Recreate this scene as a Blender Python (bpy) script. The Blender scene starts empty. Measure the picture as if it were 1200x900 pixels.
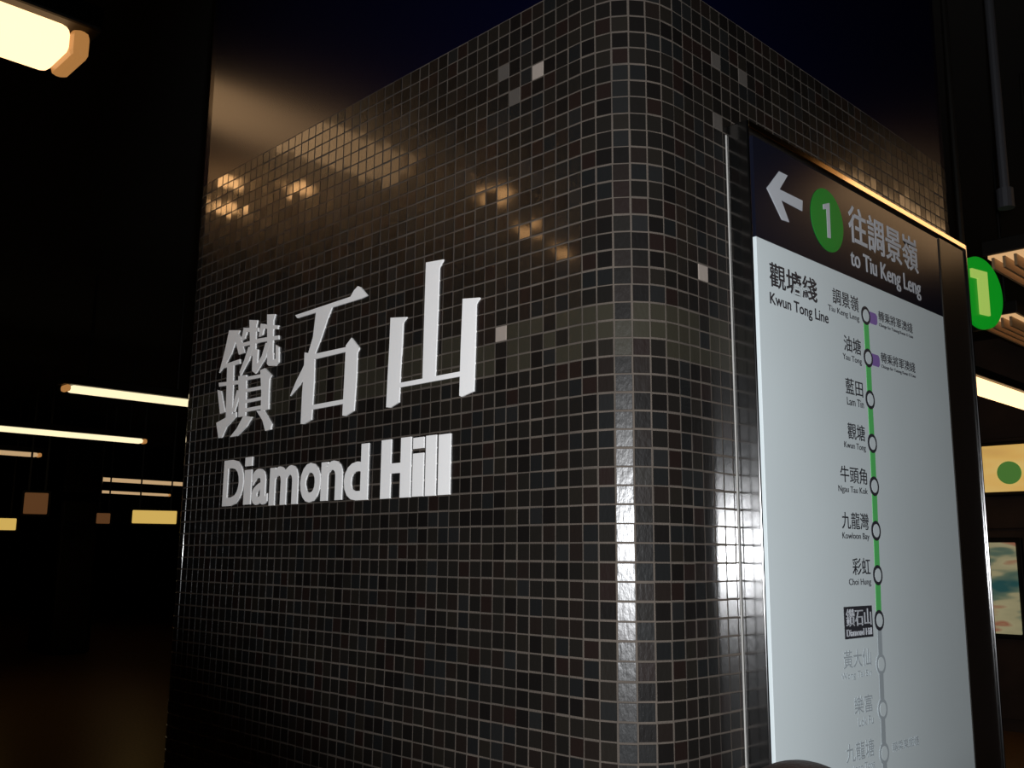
import bpy, bmesh, math, random
import numpy as np
from mathutils import Vector, Matrix, Euler

# ---------------------------------------------------------------- units
T = 0.025                      # one mosaic tile pitch in metres
CAM_H = 1.65                   # camera height above the platform floor
CT = (31.160, -39.736, 2.1982) # camera in tile units, pillar corner is the origin
YAW, PITCH, ROLL, FPX = 0.795289, 0.176062, 0.008446, 1142.99
def W3(x, y, z):               # tile units -> world metres (floor at z = 0)
    return Vector((x * T, y * T, (z - CT[2]) * T + CAM_H))
FLOOR_T = CT[2] - CAM_H / T

# ---------------------------------------------------------------- camera
scene = bpy.context.scene
C = scene.collection
cp, sp = math.cos(PITCH), math.sin(PITCH)
FW = Vector((-math.sin(YAW) * cp, math.cos(YAW) * cp, sp))
R0 = Vector((math.cos(YAW), math.sin(YAW), 0)); U0 = R0.cross(FW)
RT = R0 * math.cos(ROLL) + U0 * math.sin(ROLL)
UP = U0 * math.cos(ROLL) - R0 * math.sin(ROLL)
camd = bpy.data.cameras.new('camera'); cam = bpy.data.objects.new('camera', camd); C.objects.link(cam)
CAM = W3(*CT)
m = Matrix((RT, UP, -FW)).transposed().to_4x4(); m.translation = CAM
cam.matrix_world = m
camd.sensor_fit = 'HORIZONTAL'; camd.sensor_width = 36; camd.lens = FPX / 1200 * 36
camd.clip_start = 0.02; camd.clip_end = 200
scene.camera = cam

# ---------------------------------------------------------------- world, light, exposure
wd = bpy.data.worlds.new('world'); scene.world = wd; wd.use_nodes = True
wd.node_tree.nodes['Background'].inputs[0].default_value = (0.9, 0.7, 0.5, 1)
wd.node_tree.nodes['Background'].inputs[1].default_value = 0.0006
scene.view_settings.view_transform = 'Standard'
scene.view_settings.look = 'None'
scene.view_settings.exposure = 0.0
scene.view_settings.gamma = 1.0
scene.view_settings.use_curve_mapping = False

def pix_dir(px, py):
    return (FW + RT * ((px - 600) / FPX) - UP * ((py - 450) / FPX))
# the camera's flash
fl = bpy.data.lights.new('camera_flash', 'SPOT'); flo = bpy.data.objects.new('camera_flash', fl); C.objects.link(flo)
fl.energy = 132; fl.color = (0.95, 0.97, 1.0); fl.shadow_soft_size = 0.014
fl.spot_size = math.radians(67); fl.spot_blend = 0.38
flo.location = CAM + RT * 0.02 + UP * 0.022
flo.rotation_euler = pix_dir(770, 400).to_track_quat('-Z', 'Y').to_euler()

# ---------------------------------------------------------------- helpers
random.seed(7)
def pt(px, py, axis, val):                 # where the sight line of a pixel meets a plane (tile units)
    d = pix_dir(px, py); c = Vector(CT)
    return c + d * ((val - c[axis]) / d[axis])
def tag(o, label=None, cat=None, group=None, kind=None):
    if label: o['label'] = label
    if cat: o['category'] = cat
    if group: o['group'] = group
    if kind: o['kind'] = kind
    return o
def empty(name, loc=(0, 0, 0), rz=0):
    o = bpy.data.objects.new(name, None); C.objects.link(o); o.location = loc; o.rotation_euler = (0, 0, rz)
    o.empty_display_size = 0.05
    return o
def link(name, me, mats, parent=None):
    o = bpy.data.objects.new(name, me); C.objects.link(o)
    for mm in (mats if isinstance(mats, (list, tuple)) else [mats]): me.materials.append(mm)
    if parent is not None:
        o.parent = parent
        o.matrix_parent_inverse = parent_matrix(parent).inverted()
    return o
def parent_matrix(p):
    m = Matrix.Translation(p.location) @ p.rotation_euler.to_matrix().to_4x4()
    if p.parent is not None: m = parent_matrix(p.parent) @ p.matrix_parent_inverse @ m
    return m
def mesh(name, vs, fs, mats, parent=None, smooth=False):
    me = bpy.data.meshes.new(name); me.from_pydata([tuple(v) for v in vs], [], fs); me.update()
    if smooth:
        for p in me.polygons: p.use_smooth = True
    return link(name, me, mats, parent)
def bm_obj(name, bm, mats, parent=None, smooth=False):
    me = bpy.data.meshes.new(name); bm.to_mesh(me); bm.free()
    if smooth:
        for p in me.polygons: p.use_smooth = True
    return link(name, me, mats, parent)
def add_box(bm, a, b, bevel=0.0, seg=2):
    """axis aligned box between two world corners, bevelled"""
    r = bmesh.ops.create_cube(bm, size=1)
    vs = r['verts']
    for v in vs:
        v.co = Vector([(a[i] + b[i]) / 2 + v.co[i] * abs(b[i] - a[i]) for i in range(3)])
    if bevel:
        es = list({e for v in vs for e in v.link_edges})
        bmesh.ops.bevel(bm, geom=es, offset=bevel, segments=seg, affect='EDGES', profile=0.5)
def box(name, a, b, mat, parent=None, bevel=0.0, seg=2):
    bm = bmesh.new(); add_box(bm, a, b, bevel, seg); return bm_obj(name, bm, mat, parent)
def tbox(name, a, b, mat, parent=None, bevel=0.0, seg=2):   # the same in tile units
    return box(name, W3(*a), W3(*b), mat, parent, bevel * T, seg)
def add_tube(bm, p, q, r, n=16):
    p, q = Vector(p), Vector(q); d = q - p
    mt = Matrix.Translation((p + q) / 2) @ d.to_track_quat('Z', 'Y').to_matrix().to_4x4()
    bmesh.ops.create_cone(bm, cap_ends=True, segments=n, radius1=r, radius2=r, depth=d.length, matrix=mt)

# ---------------------------------------------------------------- materials
def mat(name, color, rough=0.5, metal=0.0, bump=0.0, bscale=60, vary=0.0, vscale=8, emit=None, estr=0.0, spec=0.5, coat=0.0):
    m = bpy.data.materials.new(name); m.use_nodes = True; nt = m.node_tree; b = nt.nodes['Principled BSDF']
    b.inputs['Base Color'].default_value = (*color, 1); b.inputs['Roughness'].default_value = rough
    b.inputs['Metallic'].default_value = metal; b.inputs['Specular IOR Level'].default_value = spec
    b.inputs['Coat Weight'].default_value = coat; b.inputs['Coat Roughness'].default_value = 0.1
    tc = nt.nodes.new('ShaderNodeTexCoord')
    if vary:
        n = nt.nodes.new('ShaderNodeTexNoise'); n.inputs['Scale'].default_value = vscale; n.inputs['Detail'].default_value = 6
        nt.links.new(tc.outputs['Object'], n.inputs['Vector'])
        r = nt.nodes.new('ShaderNodeValToRGB')
        r.color_ramp.elements[0].position = 0.3; r.color_ramp.elements[1].position = 0.7
        r.color_ramp.elements[0].color = (*[c * (1 - vary) for c in color], 1)
        r.color_ramp.elements[1].color = (*[min(1, c * (1 + vary)) for c in color], 1)
        nt.links.new(n.outputs['Fac'], r.inputs['Fac']); nt.links.new(r.outputs['Color'], b.inputs['Base Color'])
    if bump:
        n = nt.nodes.new('ShaderNodeTexNoise'); n.inputs['Scale'].default_value = bscale; n.inputs['Detail'].default_value = 4
        nt.links.new(tc.outputs['Object'], n.inputs['Vector'])
        bp = nt.nodes.new('ShaderNodeBump'); bp.inputs['Strength'].default_value = bump; bp.inputs['Distance'].default_value = 0.002
        nt.links.new(n.outputs['Fac'], bp.inputs['Height']); nt.links.new(bp.outputs['Normal'], b.inputs['Normal'])
    if emit:
        b.inputs['Emission Color'].default_value = (*emit, 1); b.inputs['Emission Strength'].default_value = estr
    return m

def tile_mat(name, color, rough):
    m = mat(name, color, rough, spec=0.38, coat=0.55)
    nt = m.node_tree; b = nt.nodes['Principled BSDF']; b.inputs['Coat Roughness'].default_value = .065; b.inputs['Coat IOR'].default_value = 1.45
    g = nt.nodes.new('ShaderNodeNewGeometry')
    n = nt.nodes.new('ShaderNodeTexNoise'); n.inputs['Scale'].default_value = 190; n.inputs['Detail'].default_value = 3
    mp = nt.nodes.new('ShaderNodeMapping'); mp.inputs['Scale'].default_value = (1, 1, 0.45)
    nt.links.new(g.outputs['Position'], mp.inputs['Vector']); nt.links.new(mp.outputs['Vector'], n.inputs['Vector'])
    bp = nt.nodes.new('ShaderNodeBump'); bp.inputs['Strength'].default_value = 0.30; bp.inputs['Distance'].default_value = 0.0012
    nt.links.new(n.outputs['Fac'], bp.inputs['Height']); nt.links.new(bp.outputs['Normal'], b.inputs['Normal'])
    return m
TILE_COL = [(.0075, .0066, .0058), (.0092, .0080, .0068), (.0098, .0072, .0060), (.0105, .0064, .0054),
            (.0078, .0080, .0080), (.0100, .0100, .0098), (.0055, .0047, .0043), (.0105, .0088, .0070)]
M_TILE = [tile_mat('mosaic_glaze_%d' % i, c, .27 + .012 * (i % 4)) for i, c in enumerate(TILE_COL)]
M_TILE_GLINT = tile_mat('mosaic_glaze_pale', (.26, .22, .19), .28)  # reflection on a tilted tile, painted as a pale base colour
M_TILE_GLINT_DIM = tile_mat('mosaic_glaze_grey', (.07, .062, .055), .28)  # dimmer reflection, also painted into the base colour
M_TILE_BAND_REFL = tile_mat('mosaic_glaze_olive', (.024, .0215, .015), .27)  # blurred reflection of a long lit band, painted as olive tile colour
M_GROUT = mat('grout', (.056, .044, .034), .85, bump=.5, bscale=400, vary=.25, vscale=14)
M_CLAD = mat('navy_cladding', (.0008, .0011, .0080), .25, spec=.30)
M_LETTER = mat('white_letter_paint', (.80, .79, .78), .45, bump=.06, bscale=200)
M_CHROME = mat('polished_steel', (.36, .36, .36), .16, metal=1)
M_RAIL = mat('brushed_top_rail', (.85, .70, .48), .13, metal=1)
M_BEAD = mat('pale_sealant', (.34, .33, .31), .6)
M_GASKET = mat('black_gasket', (.004, .004, .005), .4)
M_BROWN = mat('bronze_infill', (.012, .0085, .0065), .25, spec=.5)
M_HEAD = mat('sign_navy_print', (.0052, .0060, .0120), .20, spec=.32)
M_WHITE = mat('sign_white_print', (.56, .62, .63), .42, spec=.3, vary=.03, vscale=3)
M_INK = mat('sign_dark_print', (.028, .028, .034), .45)
M_INKG = mat('sign_grey_print', (.33, .37, .39), .5)
M_SWHITE = mat('sign_white_marks', (.42, .44, .47), .45)
M_GREEN = mat('sign_green_print', (.006, .21, .022), .4, spec=.3)
M_LINE = mat('line_green_print', (.10, .50, .13), .4)
M_PURPLE = mat('sign_purple_print', (.22, .13, .38), .45)
M_DARK = mat('dark_metal', (.02, .018, .015), .5, metal=.6)
M_CEIL = mat('ceiling_black', (.006, .006, .005), .9, vary=.3, vscale=2)
M_FLOOR = mat('floor_granite', (.34, .18, .055), .31, bump=.1, bscale=90, vary=.35, vscale=40)
M_WALL = mat('trackside_wall', (.004, .003, .003), .8, vary=.3)
M_WALLR = mat('brown_wall_panel', (.075, .048, .034), .55, vary=.25, vscale=3)
M_JOINT = mat('wall_joint', (.006, .004, .004), .9)
def emitter(name, col, s):
    return mat(name, tuple(c * .12 for c in col), .4, emit=col, estr=s)
E_LAMP = emitter('fluorescent_diffuser', (1.0, .60, .29), 2.35)
E_SPOT = emitter('downlight_lens', (1.0, .52, .20), 14.0)
E_LAMPF = emitter('fluorescent_diffuser_far', (1.0, .84, .52), 1.15)
E_LAMPF2 = emitter('fluorescent_diffuser_dim', (1.0, .66, .34), .5)
E_TIP = emitter('warm_end_cap', (1.0, .45, .13), .38)
E_YEL = emitter('yellow_lightbox_face', (1.0, .66, .16), .6)
E_ORG = emitter('dim_orange_face', (1.0, .42, .15), .09)
E_GRN = emitter('green_sign_face', (.002, .28, .012), .75)
E_GRNN = emitter('green_sign_numeral', (.50, .75, .14), .62)

# ---------------------------------------------------------------- the setting
def quad_wall(name, pts, m):
    o = mesh(name, pts, [(0, 1, 2, 3)], m); tag(o, kind='structure'); return o
def slab(name, a, b, m):
    o = box(name, a, b, m); tag(o, kind='structure'); return o
slab('floor', (-34, -14, -.2), (10, 26, 0), M_FLOOR)
slab('ceiling', (-34, -14, 4.6), (10, 26, 3.95), M_CEIL)
slab('wall_back', (-6.5, 9.6, 0), (10, 9.85, 4.6), M_WALLR)
slab('wall_left', (-31, -14, 0), (-30.8, 26, 4.6), M_WALL)
slab('wall_front', (-34, -14.2, 0), (10, -14, 4.6), M_WALL)
slab('wall_right', (9.9, -14, 0), (10.1, 26, 4.6), M_WALL)
slab('wall_far', (-34, 25.9, 0), (10, 26.1, 4.6), M_WALL)
wb = bpy.data.objects['wall_back']
for i in range(12):                                   # panels of the brown back wall
    x0 = -6.4 + i * 1.36
    for z0, z1 in ((.12, 1.02), (1.05, 1.95), (1.98, 2.9)):
        p = box('panel', (x0, 9.56, z0), (x0 + 1.32, 9.6, z1), M_WALLR, wb, .006, 1)

# ---------------------------------------------------------------- the tiled pillar
CH = [7, 17, 37, 52, 68, 83]
CX = sum(math.cos(math.radians(a)) for a in CH); CY = sum(math.sin(math.radians(a)) for a in CH)
NA, NB = 46, 39
heads = []
for k, n in enumerate((NA, NB, NA, NB)):
    heads += [90 * k] * n + [90 * k + a for a in CH]
P = [(-(NA + CX), 0.0)]
for a in heads:
    x, y = P[-1]; P.append((x + math.cos(math.radians(a)), y + math.sin(math.radians(a))))
NCOL = len(heads)
U_ZERO = NA + 3                                       # column index whose left line is u = 0
TOP, BOT = 36, int(math.floor(FLOOR_T)) + 1
pillar = empty('tiled_pillar', ((P[0][0] * T) * .5, 23 * T, 0))
tag(pillar, 'square platform pillar clad in glossy black mosaic tiles under dark navy cladding', 'pillar')

def prism(pts, z0, z1, name, m, parent):
    n = len(pts); vs = [W3(x, y, z0) for x, y in pts] + [W3(x, y, z1) for x, y in pts]
    fs = [(i, (i + 1) % n, n + (i + 1) % n, n + i) for i in range(n)] + [tuple(range(n, 2 * n)), tuple(reversed(range(n)))]
    return mesh(name, vs, fs, m, parent)
def inset(d):
    out = []
    for i in range(NCOL):
        a = heads[i - 1]; b = heads[i]; am = math.radians((a + b) / 2 if i else (heads[-1] - 360 + b) / 2)
        h = math.radians(abs(b - a) / 2 if i else 3.5)
        out.append((P[i][0] - math.sin(am) * d / math.cos(h), P[i][1] + math.cos(am) * d / math.cos(h)))
    return out
prism(inset(.026), FLOOR_T, TOP + .03, 'grout_bed', M_GROUT, pillar)
top_z = CT[2] + (4.6 - CAM_H) / T
cl = prism(inset(.01), TOP + .03, top_z, 'upper_cladding', M_CLAD, pillar)
for f in cl.data.polygons: f.use_smooth = False

SIGN_Y0, SIGN_Y1, SIGN_Z0, SIGN_Z1, SD = 9.12, 43.0, -33.0, 28.5, 1.5
glint_px = {(590, 388): M_TILE_GLINT, (820, 317): M_TILE_GLINT, (877, 341): M_TILE_GLINT, (836, 74): M_TILE_GLINT_DIM,  # pixels of tiles whose reflected glints are painted in
           (845, 143): M_TILE_GLINT_DIM, (868, 92): M_TILE_GLINT_DIM, (585, 90): M_TILE_GLINT_DIM, (597, 118): M_TILE_GLINT_DIM,
           (628, 89): M_TILE_GLINT}
Ccam = np.array(CT); Fm, Rm_, Um = np.array(FW), np.array(RT), np.array(UP)
def project(x, y, z):
    d = np.array((x, y, z)) - Ccam; w = d @ Fm
    if w < 1: return None
    return (600 + FPX * (d @ Rm_) / w, 450 - FPX * (d @ Um) / w)
def facing(col):
    a = math.radians(heads[col]); n = (math.sin(a), -math.cos(a))
    mx = (P[col][0] + P[col + 1][0]) / 2; my = (P[col][1] + P[col + 1][1]) / 2
    return (CT[0] - mx) * n[0] + (CT[1] - my) * n[1] > 0
G = .046                                               # half joint width in tiles
TH = .075                                              # how far a tile stands out of its bed
BV = .024
def tile_geo(col, row, rnd):
    """bevelled tile; returns 12 vertices in tile units; row = height of its lower edge"""
    (x0, y0), (x1, y1) = P[col], P[col + 1]
    a = math.radians(heads[col]); t = np.array((math.cos(a), math.sin(a), 0)); n = np.array((math.sin(a), -math.cos(a), 0))
    z = np.array((0, 0, 1.)); o = np.array((x0, y0, float(row)))
    j = [rnd.uniform(-.022, .022) for _ in range(4)]
    tilt = (rnd.gauss(0, .0042), rnd.gauss(0, .0042))
    l, r, b, tp = G + j[0], 1 - G + j[1], G + j[2], 1 - G + j[3]
    vs = []
    for (ins, dep) in ((0, -TH), (0, -.042), (.014, 0)):
        for (uu, vv) in ((l + ins, b + ins), (r - ins, b + ins), (r - ins, tp - ins), (l + ins, tp - ins)):
            d = dep + (tilt[0] * (uu - .5) + tilt[1] * (vv - .5) if dep > -TH else 0)
            vs.append(o + t * uu + z * vv + n * (d + .012))
    return vs
FACES = [(8, 9, 10, 11)] + [(i, (i + 1) % 4, 4 + (i + 1) % 4, 4 + i) for i in range(4)] + [(4 + i, 4 + (i + 1) % 4, 8 + (i + 1) % 4, 8 + i) for i in range(4)]
special = {}
for (px, py), mm in glint_px.items():
    q = pt(px, py, 1, 0) if px < 700 else pt(px, py, 0, 0)
    u = q.x + CX if px < 700 else None
    col = int(math.floor(NA + CX + q.x)) if px < 700 else int(NA + 6 + math.floor(q.y - CY))
    special[(col, int(math.floor(q.z)))] = mm
# rank the tiles by how large they show
cand = []
rnd = random.Random(3)
for col in range(NCOL):
    if not facing(col): continue
    for row in range(BOT, TOP):
        (x0, y0), (x1, y1) = P[col], P[col + 1]
        if col >= NA + 6 and SIGN_Y0 - .3 < (y0 + y1) / 2 < SIGN_Y1 and SIGN_Z0 < row + .5 < SIGN_Z1: continue
        q = [project(x0, y0, row), project(x1, y1, row), project(x1, y1, row + 1), project(x0, y0, row + 1)]
        if any(v is None for v in q): continue
        cxp = sum(v[0] for v in q) / 4; cyp = sum(v[1] for v in q) / 4
        if not (0 < cxp < 1200 and 2 < cyp < 898): continue
        ar = abs(sum(q[i][0] * q[(i + 1) % 4][1] - q[(i + 1) % 4][0] * q[i][1] for i in range(4))) / 2
        cand.append((ar, col, row))
cand.sort(reverse=True)
single = {(c, r) for _, c, r in cand[:300]}
BV_, BF_, BMAT = [], [], []
mats_all = M_TILE + [M_TILE_GLINT, M_TILE_GLINT_DIM, M_TILE_BAND_REFL]
wts = [8, 7, 5, 3, 4, 2, 5, 3]
for col in range(NCOL):
    for row in range(BOT, TOP):
        vs = [W3(*v) for v in tile_geo(col, row, rnd)]
        mi = rnd.choices(range(8), wts)[0]
        if (col, row) in special: mi = mats_all.index(special[(col, row)])
        elif 13 <= row < 16 and rnd.random() < .8: mi = 10  # rows that carry the painted band reflection
        if (col, row) in single:
            c = sum(vs, Vector()) / 12
            me = bpy.data.meshes.new('tile'); me.from_pydata([tuple(v - c) for v in vs], [], FACES)
            o = bpy.data.objects.new('tile', me); C.objects.link(o); me.materials.append(mats_all[mi])
            o.location = c; o.parent = pillar; o.matrix_parent_inverse = Matrix.Translation(pillar.location).inverted()
        else:
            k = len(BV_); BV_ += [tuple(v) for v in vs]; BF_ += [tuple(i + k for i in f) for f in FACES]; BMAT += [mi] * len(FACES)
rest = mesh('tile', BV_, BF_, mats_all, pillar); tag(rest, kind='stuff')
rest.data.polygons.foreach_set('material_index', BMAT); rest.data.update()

# ---------------------------------------------------------------- lettering helpers
def text_verts(s, bold=0.0, extr=0.0):
    cu = bpy.data.curves.new('t', 'FONT'); cu.body = s; cu.size = 1; cu.offset = bold; cu.extrude = extr; cu.resolution_u = 4
    o = bpy.data.objects.new('t', cu); C.objects.link(o)
    dg = bpy.context.evaluated_depsgraph_get(); dg.update()
    me = bpy.data.meshes.new_from_object(o.evaluated_get(dg))
    vs = [v.co.copy() for v in me.vertices]; fs = [tuple(p.vertices) for p in me.polygons]
    bpy.data.objects.remove(o); bpy.data.curves.remove(cu); bpy.data.meshes.remove(me)
    return vs, fs
def fit_text(name, s, face, h0, h1, z0, z1, depth0, depth1, m, parent, bold=0.0):
    """text stretched into a box on the left ('L', plane y) or right ('R', plane x) face; tile units"""
    vs, fs = text_verts(s, bold, .5)
    xs = [v.x for v in vs]; ys = [v.y for v in vs]
    ax, bx, ay, by = min(xs), max(xs), min(ys), max(ys)
    out = []
    for v in vs:
        h = h0 + (v.x - ax) / (bx - ax) * (h1 - h0); z = z0 + (v.y - ay) / (by - ay) * (z1 - z0)
        d = depth0 + (v.z + .5) * (depth1 - depth0)
        out.append(W3(h, -d, z) if face == 'L' else W3(d, h, z))
    return mesh(name, out, fs, m, parent)
def extrude_polys(name, polys, face, d0, d1, m, parent, bevel=0.0):
    """polys: lists of (h, z); closed solids standing off the face"""
    bm = bmesh.new()
    for k, pl in enumerate(polys):
        ar = sum(pl[i][0] * pl[(i + 1) % len(pl)][1] - pl[(i + 1) % len(pl)][0] * pl[i][1] for i in range(len(pl)))
        if ar < 0: pl = pl[::-1]
        e = k * .0015
        f = lambda h, z, d: W3(h, -d, z) if face == 'L' else W3(d, h, z)
        b = [bm.verts.new(f(h, z, d0)) for h, z in pl]; t = [bm.verts.new(f(h, z, d1 + e)) for h, z in pl]
        n = len(pl)
        bm.faces.new(t); bm.faces.new(b[::-1])
        for i in range(n): bm.faces.new((b[i], b[(i + 1) % n], t[(i + 1) % n], t[i]))
    bm.normal_update()
    bmesh.ops.triangulate(bm, faces=[f for f in bm.faces if len(f.verts) > 4])
    return bm_obj(name, bm, m, parent)

# ---------------------------------------------------------------- station name on the left face
LD = .11                                             # letters stand this far off the tiles
def tr(pl, x0, y0, s):                               # traced outline -> wall coordinates
    out = []
    for x, y in pl:
        q = pt(x0 + x / s, y0 + y / s, 1, -LD); out.append((q.x, q.z))
    return out
cn = empty('station_name_characters', W3(-26, 0, 11))
tag(cn, 'large raised white Chinese station name of three characters on the black tiles', 'sign')
def character(polys, x0, y0, s):
    return extrude_polys('character', [tr(p, x0, y0, s) for p in polys], 'L', -.02, LD, M_LETTER, cn)
shan = [[(522, 337), (600, 333), (580, 365), (575, 480), (568, 600), (562, 742), (520, 768), (501, 766), (508, 620), (516, 480)],
        [(692, 72), (775, 57), (755, 98), (748, 300), (735, 630), (675, 645), (683, 360)],
        [(868, 246), (950, 240), (932, 272), (927, 480), (920, 690), (862, 716), (852, 710), (858, 500)],
        [(562, 650), (858, 594), (858, 618), (562, 672)]]
shi = [[(65, 325), (330, 236), (345, 208), (365, 185), (378, 190), (412, 230), (380, 245), (75, 339)],
       [(166, 300), (242, 284), (218, 345), (190, 430), (155, 520), (120, 610), (75, 672), (40, 712), (70, 640), (105, 570), (128, 505), (150, 430)],
       [(110, 503), (158, 512), (155, 640), (142, 826), (105, 847), (91, 846), (98, 700), (106, 600)],
       [(150, 512), (312, 477), (312, 499), (150, 538)],
       [(308, 470), (335, 433), (372, 481), (362, 505), (358, 620), (346, 783), (305, 808), (291, 806), (300, 640)],
       [(143, 756), (298, 728), (296, 750), (141, 779)]]
zuan = [[(188, 152), (258, 152), (238, 200), (205, 300), (165, 375), (122, 432), (145, 345), (170, 240)],
        [(238, 158), (262, 195), (290, 300), (252, 312), (228, 220)],
        [(152, 378), (258, 342), (258, 372), (152, 402)], [(120, 498), (275, 478), (275, 503), (122, 523)],
        [(176, 372), (218, 365), (212, 560), (206, 735), (166, 740), (170, 560)],
        [(112, 545), (135, 552), (160, 690), (128, 702)], [(240, 545), (262, 560), (222, 690), (204, 690)],
        [(104, 762), (165, 728), (232, 690), (232, 722), (170, 790), (138, 860), (118, 862)],
        # upper right pair
        [(322, 84), (375, 86), (366, 130), (360, 315), (328, 322)], [(283, 136), (380, 134), (380, 160), (283, 165)],
        [(285, 135), (312, 140), (292, 205), (268, 222)], [(268, 238), (392, 205), (392, 232), (268, 262)],
        [(316, 262), (350, 258), (320, 345), (262, 452), (258, 425), (290, 345)],
        [(345, 280), (378, 278), (372, 370), (395, 360), (362, 438), (340, 420)],
        [(440, 48), (492, 46), (480, 90), (474, 340), (440, 345)], [(400, 112), (512, 120), (508, 145), (400, 140)],
        [(398, 108), (425, 112), (408, 182), (384, 195)], [(392, 205), (515, 186), (515, 212), (392, 232)],
        [(430, 236), (462, 232), (430, 330), (366, 432), (362, 400), (405, 320)],
        [(446, 300), (478, 300), (478, 348), (497, 340), (497, 248), (516, 262), (516, 362), (492, 386), (450, 386), (438, 372)],
        # lower right
        [(250, 455), (302, 446), (300, 560), (296, 715), (250, 725), (254, 600)],
        [(395, 415), (425, 402), (468, 448), (455, 470), (450, 560), (448, 672), (398, 684), (402, 560)],
        [(290, 462), (405, 440), (405, 462), (290, 484)], [(290, 540), (405, 518), (405, 540), (290, 562)],
        [(290, 612), (405, 588), (405, 610), (290, 634)], [(290, 668), (405, 646), (405, 670), (290, 692)],
        [(285, 715), (340, 722), (300, 790), (240, 848), (195, 856), (240, 800)],
        [(370, 682), (418, 680), (470, 770), (462, 805), (428, 815), (410, 745)]]
character(shan, 330, 290, 4.092); character(shi, 330, 290, 4.092); character(zuan, 235, 360, 5.62)

en = empty('station_name_letters', W3(-24, 0, 7))
tag(en, 'raised white bold Diamond Hill lettering on the black tiles below the Chinese name', 'sign')
glyphs = [('D', 52, 150, 160, 383), ('i', 153, 188, 148, 377), ('a', 192, 268, 203, 378), ('m', 276, 414, 190, 378),
          ('o', 424, 522, 175, 367), ('n', 524, 628, 165, 357), ('d', 635, 752, 87, 357), ('H', 812, 958, 58, 346),
          ('i', 966, 1020, 52, 338), ('l', 1028, 1080, 42, 335), ('l', 1090, 1150, 36, 330)]
for g, xa, xb, ya, yb in glyphs:
    xm = 250 + (xa + xb) / 2 / 4.138
    lo = pt(xm, 500 + yb / 4.138, 1, -LD).z; hi = pt(xm, 500 + ya / 4.138, 1, -LD).z
    a = pt(250 + xa / 4.138, 550, 1, -LD).x; b = pt(250 + xb / 4.138, 550, 1, -LD).x - .07
    if g == 'l':
        extrude_polys('letter', [[(a, lo), (b, lo), (b, hi), (a, hi)]], 'L', -.02, LD, M_LETTER, en)
    elif g == 'i':
        h = hi - lo
        extrude_polys('letter', [[(a, lo), (b, lo), (b, lo + h * .73), (a, lo + h * .73)], [(a, lo + h * .81), (b, lo + h * .81), (b, hi), (a, hi)]], 'L', -.02, LD, M_LETTER, en)
    elif g == 'H':
        w = b - a; st = w * .33; mz = (lo + hi) / 2; t = (hi - lo) * .085
        extrude_polys('letter', [[(a, lo), (a + st, lo), (a + st, hi), (a, hi)], [(b - st, lo), (b, lo), (b, hi), (b - st, hi)],
                                 [(a + st, mz - t), (b - st, mz - t), (b - st, mz + t), (a + st, mz + t)]], 'L', -.02, LD, M_LETTER, en)
    else:
        fit_text('letter', g, 'L', a, b, lo, hi, -.02, LD, M_LETTER, en, bold=.022)

# ---------------------------------------------------------------- route map sign on the right face
sg = empty('route_map_sign', W3(0, 26, SIGN_Z0))
tag(sg, 'tall steel framed route map sign with navy header and white panel on pillar', 'sign')
PZ = 1.36                                            # printed face
w = .2
sr = tbox('side_rail', (0.02, SIGN_Y0, SIGN_Z0), (SD, SIGN_Y0 + w, SIGN_Z1), M_CHROME, sg, .085, 4)
for f in sr.data.polygons: f.use_smooth = f.area < 0.0008
tbox('side_rail', (0.02, SIGN_Y1 - w, SIGN_Z0), (SD, SIGN_Y1, SIGN_Z1), M_CHROME, sg, .03)
tbox('bottom_rail', (0.02, SIGN_Y0 + w, SIGN_Z0), (SD, SIGN_Y1 - w, SIGN_Z0 + .4), M_CHROME, sg, .03)
prof = [(.02, SIGN_Z1), (.02, SIGN_Z1 - .42), (SD - .04, SIGN_Z1 - .42), (SD, SIGN_Z1 - .39), (SD, SIGN_Z1 - .03), (SD - .04, SIGN_Z1)]
vs_ = [W3(a, y, b) for y in (SIGN_Y0 + w, SIGN_Y1 - w) for a, b in prof]; n_ = len(prof)
mesh('top_rail', vs_, [(i, (i + 1) % n_, n_ + (i + 1) % n_, n_ + i) for i in range(n_)] + [tuple(range(n_))[::-1], tuple(range(n_, 2 * n_))], M_RAIL, sg)
tbox('back_pan', (0.05, SIGN_Y0 + w, SIGN_Z0 + .4), (1.1, SIGN_Y1 - w, SIGN_Z1 - .42), M_GASKET, sg)
bead = tbox('sealant_bead', (0.0, SIGN_Y0 - .13, SIGN_Z0), (.05, SIGN_Y0, 27.9), M_BEAD, sg, .02); bead['label'] = 'pale sealant line beside frame'
HB = 21.3; PY0, PY1 = 9.88, 37.35
hp = tbox('header_panel', (1.1, PY0, HB), (PZ, PY1, 27.75), M_HEAD, sg, .02); hp['label'] = 'dark navy header panel'
wp = tbox('map_panel', (1.1, PY0, SIGN_Z0 + .6), (PZ, PY1, HB), M_WHITE, sg, .02); wp['label'] = 'white route map panel'
tbox('edge_strip', (1.1, PY1, SIGN_Z0 + .6), (PZ + .06, PY1 + .18, 27.85), M_DARK, sg, .02)
ip = tbox('infill_panel', (1.1, PY1 + .3, SIGN_Z0 + .6), (PZ, SIGN_Y1 - w - .05, 27.95), M_BROWN, sg, .04); ip['label'] = 'glossy dark brown infill panel'
def sp_(px, py):
    q = pt(px, py, 0, PZ); return (q.y, q.z)
def mark(name, polys, m, parent, lift=.03):
    return extrude_polys(name, polys, 'R', PZ - .02, PZ + lift, m, parent)
arrow = [(898.2, 220.2), (912.5, 200.8), (922.6, 205.8), (913.2, 222.0), (940.2, 235.3), (939.8, 247.6), (915.2, 234.6), (924.6, 260.6), (916.0, 257.8)]
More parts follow.
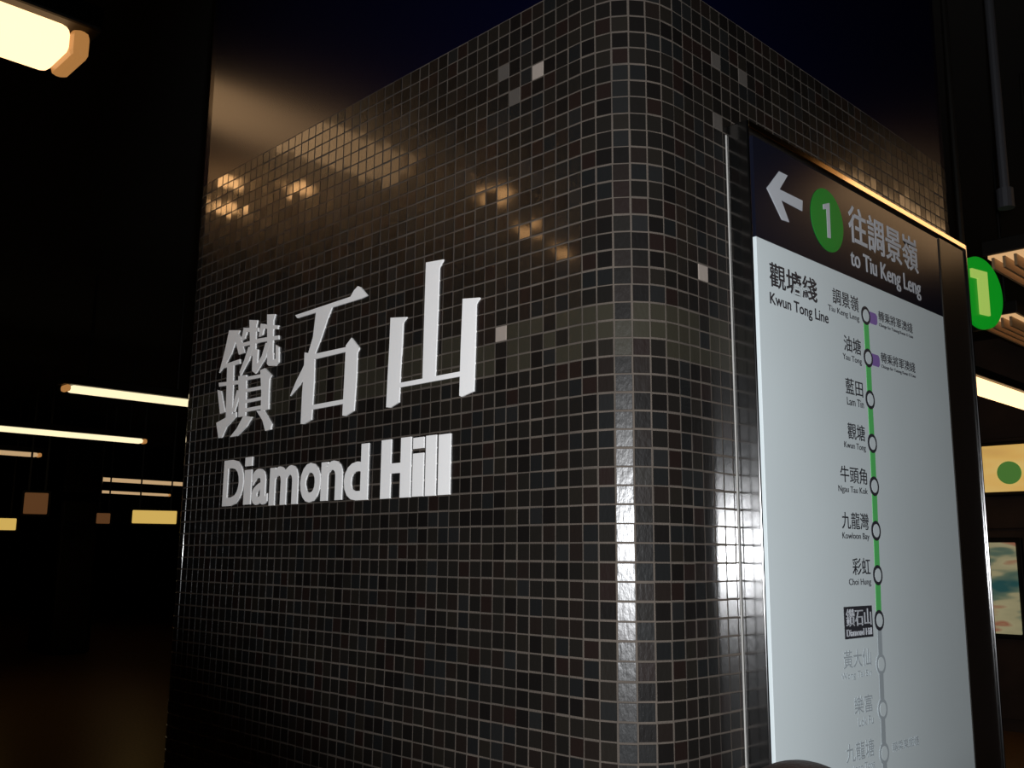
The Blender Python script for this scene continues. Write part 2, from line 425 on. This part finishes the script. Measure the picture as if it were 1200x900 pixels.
ar = mark('arrow', [[sp_(*q) for q in arrow]], M_SWHITE, hp); ar['label'] = 'white left arrow'
cy_, cz_ = sp_(969.2, 258.3); ry = (sp_(987.8, 262)[0] - sp_(950.4, 255)[0]) / 2; rz_ = (sp_(969, 223)[1] - sp_(969, 294)[1]) / 2
disc = mark('disc', [[(cy_ + ry * math.cos(k * math.pi / 24), cz_ + rz_ * math.sin(k * math.pi / 24)) for k in range(48)]], M_GREEN, hp); disc['label'] = 'green platform number disc'
one = [(963.6, 239.5), (971.3, 238.0), (973.0, 279.5), (969.3, 278.6), (967.8, 245.0), (964.2, 245.6)]
mark('numeral', [[sp_(*q) for q in one]], M_SWHITE, hp, .05)
def px_text(name, s, x0, x1, yb, yt, xm, m, parent, bold=0.0, d=.02):
    """fit text between image columns x0..x1; yb / yt are the baseline and top heights read at column xm"""
    h0 = sp_(x0, yb)[0]; h1 = sp_(x1, yb)[0]; z0 = sp_(xm, yb)[1]; z1 = sp_(xm, yt)[1]
    return fit_text(name, s, 'R', h0, h1, z0, z1, PZ - .01, PZ + d, m, parent, bold)
px_text('lettering', '往調景嶺', 996.5, 1075.5, 302, 261, 1036, M_SWHITE, hp, .012)
px_text('lettering', 'to Tiu Keng Leng', 998.5, 1078.5, 334, 309, 1036, M_SWHITE, hp, .012)
px_text('lettering', '觀塘綫', 902.5, 957.5, 345, 317, 929, M_INK, wp, .012)
px_text('lettering', 'Kwun Tong Line', 903.0, 970.5, 371, 354, 935, M_INK, wp, .012)
stops = [(1017, 371), (1020, 420.5), (1021.8, 469), (1024, 520), (1025.7, 570), (1026.8, 622), (1028, 674), (1028.5, 727), (1029.6, 778.5), (1030.6, 832), (1031.4, 884)]
SY = [sp_(x, y) for x, y in stops]
LY = sum(a for a, _ in SY[:9]) / 9
LY = lambda i: SY[i][0] * .5 + .5 * (sum(a for a, _ in SY) / len(SY))
yc = [LY(i) for i in range(11)]
zc = [b for _, b in SY]
dz = (zc[0] - zc[10]) / 10
zs = zc + [zc[10] - dz * (k + 1) for k in range(4)]; ys = yc + [yc[10]] * 4
def line(i, j, m, hw):
    mark('line_bar', [[(ys[i] - hw, zs[i]), (ys[j] - hw, zs[j]), (ys[j] + hw, zs[j]), (ys[i] + hw, zs[i])]], m, wp, .015)
for i in range(7): line(i, i + 1, M_LINE, .36)
for i in range(7, 14): line(i, i + 1, M_INKG, .30)
def ring(y, z, m, grey=False):
    r1, r0 = .66, .44
    n = 28; pl = []
    mark('station_marker', [[(y + r1 * math.cos(k * 2 * math.pi / n), z + r1 * math.sin(k * 2 * math.pi / n)) for k in range(n)]], m, wp, .035)
    mark('station_marker', [[(y + r0 * math.cos(k * 2 * math.pi / n), z + r0 * math.sin(k * 2 * math.pi / n)) for k in range(n)]], M_WHITE, wp, .05)
for i in range(15): ring(ys[i], zs[i], M_INK if i < 8 else M_INKG)
for i in (0, 1):
    y, z = ys[i], zs[i]
    mark('interchange_marker', [[(y + .6, z - .42), (y + 1.55, z - .42), (y + 1.75, z - .25), (y + 1.75, z + .25), (y + 1.55, z + .42), (y + .6, z + .42)]], M_PURPLE, wp, .02)
def st(s1, s2, i, x0, xe0, x1=1011, m=M_INK, lift=0):
    """station name in two scripts, left of marker i"""
    z = zs[i]; h1 = ys[i] - 1.0 if i < 8 else ys[i] - 1.35
    w = len(s1) * 1.22; we = len(s2) * .335
    fit_text('lettering', s1, 'R', h1 - w, h1, z + .02, z + 1.1, PZ - .01, PZ + .02, m, wp, .004)
    fit_text('lettering', s2, 'R', h1 - we, h1, z - .72, z - .2, PZ - .01, PZ + .02, m, wp, .0)
names = [('調景嶺', 'Tiu Keng Leng'), ('油塘', 'Yau Tong'), ('藍田', 'Lam Tin'), ('觀塘', 'Kwun Tong'), ('牛頭角', 'Ngau Tau Kok'),
         ('九龍灣', 'Kowloon Bay'), ('彩虹', 'Choi Hung'), None, ('黃大仙', 'Wong Tai Sin'), ('樂富', 'Lok Fu'), ('九龍塘', 'Kowloon Tong'),
         ('石硤尾', 'Shek Kip Mei'), ('太子', 'Prince Edward'), ('旺角', 'Mong Kok'), ('油麻地', 'Yau Ma Tei')]
for i, nm in enumerate(names):
    if nm: st(nm[0], nm[1], i, 0, 0, m=M_INK if i < 7 else M_INKG)
a = sp_(984.5, 705); b = sp_(1019.5, 748)
z0b, z1b = zs[7] - .98, zs[7] + .98
bx = mark('current_station_box', [[(ys[7] - 4.75, z0b), (ys[7] - .95, z0b), (ys[7] - .95, z1b), (ys[7] - 4.75, z1b)]], M_INK, wp, .02)
bx['label'] = 'dark box marking the current station'
fit_text('lettering', '鑽石山', 'R', ys[7] - 4.5, ys[7] - 1.15, z0b + .75, z1b - .15, PZ, PZ + .05, M_SWHITE, wp, .0)
fit_text('lettering', 'Diamond Hill', 'R', ys[7] - 4.5, ys[7] - 1.15, z0b + .15, z0b + .58, PZ, PZ + .05, M_SWHITE, wp, .0)
for i, s in ((0, '轉乘將軍澳綫'), (1, '轉乘將軍澳綫')):
    fit_text('lettering', s, 'R', ys[i] + 2.0, ys[i] + 7.6, zs[i] + .0, zs[i] + .75, PZ - .01, PZ + .02, M_INK, wp, .0)
    fit_text('lettering', 'Change for Tseung Kwan O Line', 'R', ys[i] + 2.0, ys[i] + 7.6, zs[i] - .45, zs[i] - .15, PZ - .01, PZ + .02, M_INK, wp, .0)
fit_text('lettering', '轉乘東鐵綫', 'R', ys[10] + 1.2, ys[10] + 5.2, zs[10] - .1, zs[10] + .5, PZ - .01, PZ + .02, M_INKG, wp, .0)

# ---------------------------------------------------------------- ceiling luminaires
def rayz(px, py, z):                                  # world point on a height
    d = pix_dir(px, py); return CAM + d * ((z - CAM.z) / d.z)
LZ = CAM_H + 1.3
def batten(x, y0, y1, label, em, group='fluorescent battens over the platform', z=LZ, wd_=.085, h=.075):
    o = empty('ceiling_light', (x, (y0 + y1) / 2, z)); tag(o, label, 'light', group)
    bm = bmesh.new(); add_box(bm, (x - wd_, y0 + .05, z - h * .2), (x + wd_, y1 - .05, z + h * .9), .025, 3); df = bm_obj('diffuser', bm, em, o)
    for a, b in ((y0, y0 + .05), (y1 - .05, y1)):
        box('end_cap', (x - wd_, a, z - h * .2), (x + wd_, b, z + h * .9), E_TIP, o, .02)
    box('housing', (x - wd_ - .02, y0 - .02, z + h * .9), (x + wd_ + .02, y1 + .02, z + h * .9 + .07), M_DARK, o, .008)
    for yy in (y0 + .2, y1 - .2):
        bm = bmesh.new(); add_tube(bm, (x, yy, z + h * .9 + .07), (x, yy, 4.6), .012, 8); bm_obj('hanger', bm, M_DARK, o)
    return o
batten(-1.80, -1.02, -.12, 'large bright warm ceiling light at the top left corner', E_LAMP)
def downlight(x, y, label):
    o = empty('downlight', (x, y, LZ + .25)); tag(o, label, 'light', 'small downlights mirrored in the left tiles')
    bm = bmesh.new(); add_tube(bm, (x, y, LZ + .22), (x, y, LZ + .24), .055, 24); bm_obj('lens', bm, E_SPOT, o)
    bm = bmesh.new(); add_tube(bm, (x, y, LZ + .24), (x, y, LZ + .36), .07, 24); bm_obj('can', bm, M_DARK, o)
    bm = bmesh.new(); add_tube(bm, (x, y, LZ + .36), (x, y, 4.6), .01, 8); bm_obj('stem', bm, M_DARK, o)
for x, y, l in ((-2.11, -1.72, 'highest of three downlights mirrored right of the Chinese characters'),
                (-2.32, -2.14, 'middle of three downlights mirrored right of the Chinese characters'),
                (-2.42, -2.50, 'lowest of three downlights mirrored right of the Chinese characters'),
                (-2.80, -.86, 'left of two downlights mirrored near the upper left pillar edge'),
                (-2.66, -1.10, 'right of two downlights mirrored near the upper left pillar edge'),
                (-3.10, -1.01, 'downlight mirrored below the pair near the upper left pillar edge')): downlight(x, y, l)
batten(.80, 2.02, 3.3, 'warm ceiling light above the right side of the pillar', E_LAMP)
batten(-7.30, 1.85, 3.02, 'thin bright ceiling light just left of the pillar edge', E_LAMPF, wd_=.06, h=.05)
batten(-10.5, .9, 3.98, 'long thin ceiling light reaching in from the left edge', E_LAMPF, wd_=.055, h=.05)
batten(-13.2, 1.7, 3.72, 'short dim ceiling light at left edge below the long one', E_LAMPF2, wd_=.06, h=.05)
batten(-16.9, 5.9, 7.95, 'upper of two small far ceiling lights beside the pillar', E_LAMPF2, wd_=.06, h=.06)
batten(-20.4, 7.05, 9.0, 'lower of two small far ceiling lights beside the pillar', E_LAMPF2, wd_=.05, h=.05)
batten(-25.0, 4.2, 5.6, 'tiny farthest ceiling light at the left edge', E_LAMPF2, wd_=.05, h=.05)
batten(-2.0, 6.05, 8.6, 'bright white ceiling light right of the pillar', E_LAMP, wd_=.07, h=.09)

# lit hanging signs far away on the left
def ray_dist(px, py, dist):
    d = pix_dir(px, py).normalized(); return CAM + d * dist
def hanging(px0, px1, py0, py1, dist, em, label, name='lit_hanging_sign'):
    a = ray_dist(px0, (py0 + py1) / 2, dist); b = ray_dist(px1, (py0 + py1) / 2, dist)
    h = (py1 - py0) / FPX * dist; c = (a + b) / 2; wl = (b - a).length
    ang = math.atan2((b - a).y, (b - a).x)
    o = empty(name, (c.x, c.y, c.z), ang); tag(o, label, 'sign', 'far lit signs on the left')
    def lb(nm, A, B, m, bv):
        bm = bmesh.new(); add_box(bm, A, B, bv); me = bpy.data.meshes.new(nm); bm.to_mesh(me); bm.free(); me.materials.append(m)
        q = bpy.data.objects.new(nm, me); C.objects.link(q); q.parent = o; return q
    lb('casing', (-wl / 2 - .03, .0, -h / 2 - .03), (wl / 2 + .03, .16, h / 2 + .03), M_DARK, .01)
    lb('lit_face', (-wl / 2, -.03, -h / 2), (wl / 2, 0, h / 2), em, .012)
    for s in (-1, 1): lb('hanger', (s * wl * .35 - .012, .06, h / 2 + .03), (s * wl * .35 + .012, .09, 4.6 - c.z), M_DARK, 0)
    return o
hanging(155, 207, 599, 613, 16, E_YEL, 'glowing yellow hanging sign beside the left pillar edge')
hanging(-30, 19, 608, 620, 16, E_YEL, 'glowing yellow hanging sign cut by the left edge')
hanging(28, 56, 579, 601, 13.2, E_ORG, 'dim brown glowing hanging sign before the far left pillar')
hanging(113, 129, 602, 613, 16.5, E_ORG, 'small dim orange hanging sign left of the yellow one')

# far pillar on the left
fb = rayz(70, 768, 0.0)
fp = empty('platform_pillar', (fb.x, fb.y, 0), math.radians(0)); tag(fp, 'dark distant platform pillar standing at the far left', 'pillar')
M_FARP = mat('far_pillar_tiles', (.010, .007, .006), .35)
s_ = .50
box('shaft', (fb.x - 1.0, fb.y - .2, 0), (fb.x, fb.y + .5, 2.6), M_FARP, fp, .08, 4)
box('cladding', (fb.x - 1.0, fb.y - .2, 2.6), (fb.x, fb.y + .5, 4.6), M_CLAD, fp, .08, 4)

# ---------------------------------------------------------------- right side background
# green round platform number sign
c = ray_dist(1150, 343, 3.9)
rad = 39 / FPX * 3.9
gs = empty('platform_number_sign', c, math.radians(-12)); tag(gs, 'round green lit platform number sign hanging right of the pillar', 'sign')
def local(nm, bm, m, par):
    me = bpy.data.meshes.new(nm); bm.to_mesh(me); bm.free(); me.materials.append(m)
    q = bpy.data.objects.new(nm, me); C.objects.link(q); q.parent = par; return q
bm = bmesh.new(); add_tube(bm, (-.012, 0, 0), (.0, 0, 0), rad, 48); local('disc', bm, E_GRN, gs)
bm = bmesh.new(); add_tube(bm, (-.05, 0, 0), (-.012, 0, 0), rad, 48); local('casing', bm, M_DARK, gs)
bm = bmesh.new()
add_box(bm, (0, -.022, -rad * .62), (.008, .034, rad * .60)); add_box(bm, (0, -.06, rad * .36), (.008, -.022, rad * .60))
local('numeral', bm, E_GRNN, gs)
bm = bmesh.new(); add_tube(bm, (-.06, 0, rad), (-.06, 0, 4.6 - c.z), .012, 8); local('hanger', bm, M_DARK, gs)

# ceiling slats above it, lit by an added glowing strip behind them
M_SLAT = mat('tan_slat', (.55, .36, .19), .5)
def louvre(x, y0, y1, z, wd_, n, label, em):
    o = empty('louvred_ceiling_light', (x, (y0 + y1) / 2, z)); tag(o, label, 'light', 'louvred lights on the right')
    box('housing', (x - wd_ - .02, y0, z + .05), (x + wd_ + .02, y1, z + .12), M_DARK, o, .006)  # added backing for the glow strip above the slats
    box('lamp', (x - wd_, y0 + .02, z + .035), (x + wd_, y1 - .02, z + .05), em, o)  # glow added to make the slats look lit
    for k in range(n):
        xx = x - wd_ + 2 * wd_ * (k + .5) / n
        box('slat', (xx - .006, y0 + .01, z - .02), (xx + .006, y1 - .01, z + .034), M_SLAT, o)
    for yy in (y0 + .15, y1 - .15):
        bm = bmesh.new(); add_tube(bm, (x, yy, z + .12), (x, yy, 4.6), .01, 8); bm_obj('hanger', bm, M_DARK, o)
E_ADDED_GLOW = emitter('louvre_lamp', (1.0, .60, .28), .62)
louvre(-.62, 3.62, 5.6, LZ + .05, .17, 7, 'nearer tan louvred ceiling light beside the green sign', E_ADDED_GLOW)
louvre(-1.1, 4.62, 6.6, LZ, .09, 4, 'farther narrow tan louvred ceiling light under the nearer one', E_ADDED_GLOW)

# lightbox and poster on the back wall
def wy(px, py, y):
    d = pix_dir(px, py); return CAM + d * ((y - CAM.y) / d.y)
WY = 9.5
a = wy(1118, 526, WY); b = wy(1236, 574, WY)
lbx = empty('wall_lightbox', ((a.x + b.x) / 2, WY, b.z)); tag(lbx, 'long yellow lit sign band with green mark on the brown wall', 'sign')
def art_mat(name, cols, scale, s, emit=True, seed=0.0):
    m = bpy.data.materials.new(name); m.use_nodes = True; nt = m.node_tree; bs = nt.nodes['Principled BSDF']
    tc = nt.nodes.new('ShaderNodeTexCoord'); mp = nt.nodes.new('ShaderNodeMapping'); mp.inputs['Rotation'].default_value = (0, math.radians(38), 0)
    mp.inputs['Scale'].default_value = (.55, 1, 1.9); mp.inputs['Location'].default_value = (seed, 0, 0)
    n = nt.nodes.new('ShaderNodeTexNoise'); n.inputs['Scale'].default_value = scale; n.inputs['Detail'].default_value = 2
    r = nt.nodes.new('ShaderNodeValToRGB')
    while len(r.color_ramp.elements) < len(cols): r.color_ramp.elements.new(.5)
    for e, (p_, c_) in zip(r.color_ramp.elements, cols): e.position = p_; e.color = (*c_, 1)
    nt.links.new(tc.outputs['Object'], mp.inputs['Vector']); nt.links.new(mp.outputs['Vector'], n.inputs['Vector'])
    nt.links.new(n.outputs['Fac'], r.inputs['Fac']); nt.links.new(r.outputs['Color'], bs.inputs['Base Color'])
    nt.links.new(r.outputs['Color'], bs.inputs['Emission Color']); bs.inputs['Emission Strength'].default_value = s
    return m
M_BAND = art_mat('yellow_band_print', [(.0, (.55, .30, .10)), (.45, (.95, .58, .16)), (.7, (1, .72, .25))], 2.2, .55)
M_POST = art_mat('poster_print', [(.30, (.03, .11, .11)), (.42, (.16, .22, .15)), (.48, (.46, .42, .24)), (.58, (.52, .47, .27)), (.66, (.42, .17, .10)), (.75, (.5, .42, .22))], 3.4, .42, seed=1.3)
box('casing', (a.x - .04, WY, b.z - .04), (b.x + .04, WY + .06, a.z + .04), M_DARK, lbx, .01)
box('lit_face', (a.x, WY - .03, b.z), (b.x, WY, a.z), M_BAND, lbx, .01)
gc = wy(1183, 554, WY - .03)
bm = bmesh.new(); add_tube(bm, (gc.x, WY - .045, gc.z), (gc.x, WY - .03, gc.z), .115, 32); q = bm_obj('green_disc', bm, emitter('band_green', (.10, .26, .05), .55), lbx)
a = wy(1131, 636, WY); b = wy(1199, 744, WY)
po = empty('poster_case', ((a.x + b.x) / 2, WY, b.z)); tag(po, 'lit cream poster with teal streak on the wall right of the pillar', 'poster')
box('frame', (a.x - .05, WY, b.z - .05), (b.x + .05, WY + .06, a.z + .05), M_DARK, po, .01)
box('poster_face', (a.x, WY - .025, b.z), (b.x, WY, a.z), M_POST, po, .01)

# thin grey conduit on the far right
cd = ray_dist(1174, 180, 3.4)
bm = bmesh.new(); add_tube(bm, (cd.x, cd.y, 2.75), (cd.x, cd.y, 4.6), .014, 12); add_tube(bm, (cd.x, cd.y, 2.70), (cd.x, cd.y, 2.76), .024, 12)
q = bm_obj('conduit', bm, mat('grey_conduit', (.035, .035, .04), .6, metal=.2)); tag(q, 'thin grey vertical conduit hanging in the dark at the far right', 'pipe')

# ---------------------------------------------------------------- person whose hair just shows at the bottom edge
hd = pix_dir(945, 894).normalized() * 0.98
top = CAM + hd
HT = top.z
pr = empty('person', (top.x, top.y, 0), math.radians(60))
tag(pr, 'person with dark brown hair passing below the route map, only hair top visible', 'person')
def skin(name, pts, edges, radii, m, par, sub=1):
    me = bpy.data.meshes.new(name); me.from_pydata(pts, edges, []); o = bpy.data.objects.new(name, me); C.objects.link(o)
    md = o.modifiers.new('s', 'SKIN'); md.use_smooth_shade = True
    for v, r in zip(me.skin_vertices[0].data, radii): v.radius = (r if isinstance(r, tuple) else (r, r))
    me.skin_vertices[0].data[0].use_root = True
    sb = o.modifiers.new('d', 'SUBSURF'); sb.levels = sub; sb.render_levels = sub
    dg = bpy.context.evaluated_depsgraph_get(); dg.update()
    m2 = bpy.data.meshes.new_from_object(o.evaluated_get(dg)); bpy.data.objects.remove(o)
    for p_ in m2.polygons: p_.use_smooth = True
    m2.materials.append(m); q = bpy.data.objects.new(name, m2); C.objects.link(q); q.parent = par; return q
k = HT / 1.44
M_SKIN = mat('skin', (.42, .24, .16), .5); M_HAIR = mat('brown_hair', (.0125, .0052, .0032), .5, bump=.6, bscale=300)
M_COAT = mat('dark_coat', (.02, .02, .025), .8); M_TROU = mat('dark_trousers', (.012, .012, .015), .85); M_SHOE = mat('shoes', (.01, .01, .01), .4)
S = lambda l: [tuple(c_ * k for c_ in v) for v in l]
# local frame: +y is where the person faces
skin('body', S([(0, 0, .78), (0, 0, .95), (0, 0, 1.10), (0, .0, 1.19), (0, .01, 1.25), (.15, 0, 1.13), (.19, .0, .92), (.19, .07, .72), (-.15, 0, 1.13), (-.19, 0, .92), (-.19, .07, .72),
               (.08, 0, .70), (.085, .01, .40), (.085, -.01, .08), (-.08, 0, .70), (-.085, .01, .40), (-.085, -.01, .08)]),
     [(0, 1), (1, 2), (2, 3), (3, 4), (3, 5), (5, 6), (6, 7), (3, 8), (8, 9), (9, 10), (0, 11), (11, 12), (12, 13), (0, 14), (14, 15), (15, 16)],
     [(.13, .095), (.125, .09), (.14, .09), (.07, .06), .045, .055, .042, .03, .055, .042, .03, .08, .055, .04, .08, .055, .04], M_COAT, pr, 2)
for s in (-1, 1):
    skin('shoe', S([(s * .085, -.04, .045), (s * .088, .04, .04), (s * .092, .13, .032)]), [(0, 1), (1, 2)], [.042, .042, .032], M_SHOE, pr, 2)
    pts = S([(s * .19, .07, .72), (s * .19, .085, .66)]); eds = [(0, 1)]; rad_ = [.026, .028]
    for j, (dx, dy, ln) in enumerate(((-.022, .0, .062), (-.007, .006, .07), (.008, .006, .066), (.022, 0, .052))):
        b0 = len(pts); pts += S([(s * .19 + dx, .09 + dy, .625), (s * .19 + dx, .10 + dy, .625 - ln * .55), (s * .19 + dx, .10 + dy - .008, .625 - ln)])
        eds += [(1, b0), (b0, b0 + 1), (b0 + 1, b0 + 2)]; rad_ += [.009, .008, .007]
    b0 = len(pts); pts += S([(s * .165, .10, .66), (s * .158, .118, .625)]); eds += [(1, b0), (b0, b0 + 1)]; rad_ += [.010, .008]
    skin('hand', pts, eds, rad_, M_SKIN, pr, 1)
# head with face
bm = bmesh.new(); bmesh.ops.create_uvsphere(bm, u_segments=40, v_segments=28, radius=1)
for v in bm.verts:
    x, y, z = v.co
    w_ = 1 - .22 * max(0, -z) ** 1.2
    nx, ny, nz = x * .074 * w_, y * .092 * (1 - .12 * max(0, -z)), z * .112
    if y > 0:
        ny += .016 * math.exp(-((x / .16) ** 2 + ((z + .15) / .2) ** 2)) + .006 * math.exp(-((x / .3) ** 2 + ((z + .5) / .09) ** 2)) + .004 * math.exp(-((x / .3) ** 2 + ((z + .62) / .08) ** 2))
        for s in (-1, 1): ny -= .007 * math.exp(-(((x - s * .4) / .17) ** 2 + ((z - .04) / .13) ** 2))
    v.co = Vector((nx, ny + .012, nz)) * k + Vector((0, 0, HT - .126 * k))
local('head', bm, M_SKIN, pr)
for p_ in bpy.data.objects['head'].data.polygons: p_.use_smooth = True
M_EYE = mat('eye', (.6, .6, .58), .2); M_IRIS = mat('iris', (.02, .012, .008), .2)
for s in (-1, 1):
    e_c = Vector((s * .030, .089, 0)) * k + Vector((0, 0, HT - .122 * k))
    bm = bmesh.new(); bmesh.ops.create_uvsphere(bm, u_segments=16, v_segments=10, radius=.0115 * k, matrix=Matrix.Translation(e_c)); local('eye', bm, M_EYE, pr)
    bm = bmesh.new(); bmesh.ops.create_uvsphere(bm, u_segments=12, v_segments=8, radius=.006 * k, matrix=Matrix.Translation(e_c + Vector((0, .0075, 0)))); local('iris', bm, M_IRIS, pr)
    bm = bmesh.new(); bmesh.ops.create_uvsphere(bm, u_segments=12, v_segments=10, radius=1, matrix=Matrix.Translation(Vector((s * .074 * k, .005, HT - .13 * k))) @ Matrix.Diagonal((.008, .016, .03, 1))); local('ear', bm, M_SKIN, pr)
bm = bmesh.new(); add_box(bm, Vector((-.022, .090, -.192)) * k + Vector((0, 0, HT)), Vector((.022, .098, -.184)) * k + Vector((0, 0, HT)), .003); local('mouth', bm, mat('lips', (.3, .1, .09), .5), pr)
bm = bmesh.new(); bmesh.ops.create_uvsphere(bm, u_segments=64, v_segments=44, radius=1)
rh = random.Random(5); ph = [rh.uniform(0, 6.28) for _ in range(40)]
for v in bm.verts:
    x, y, z = v.co; an = math.atan2(y, x)
    str_ = .03 * math.sin(an * 23 + 3 * z) + .02 * math.sin(an * 41 + ph[3])
    low = -.55 if y < .25 else .25
    zz = max(z, low) if y < .25 else max(z, .25)
    sh = 1 + str_ * (1 - abs(z) ** 3)
    v.co = Vector((x * .086 * sh, y * .103 * sh + .006, zz * .122)) * k + Vector((0, 0, HT - .122 * k))
local('hair', bm, M_HAIR, pr)
for p_ in bpy.data.objects['hair'].data.polygons: p_.use_smooth = True
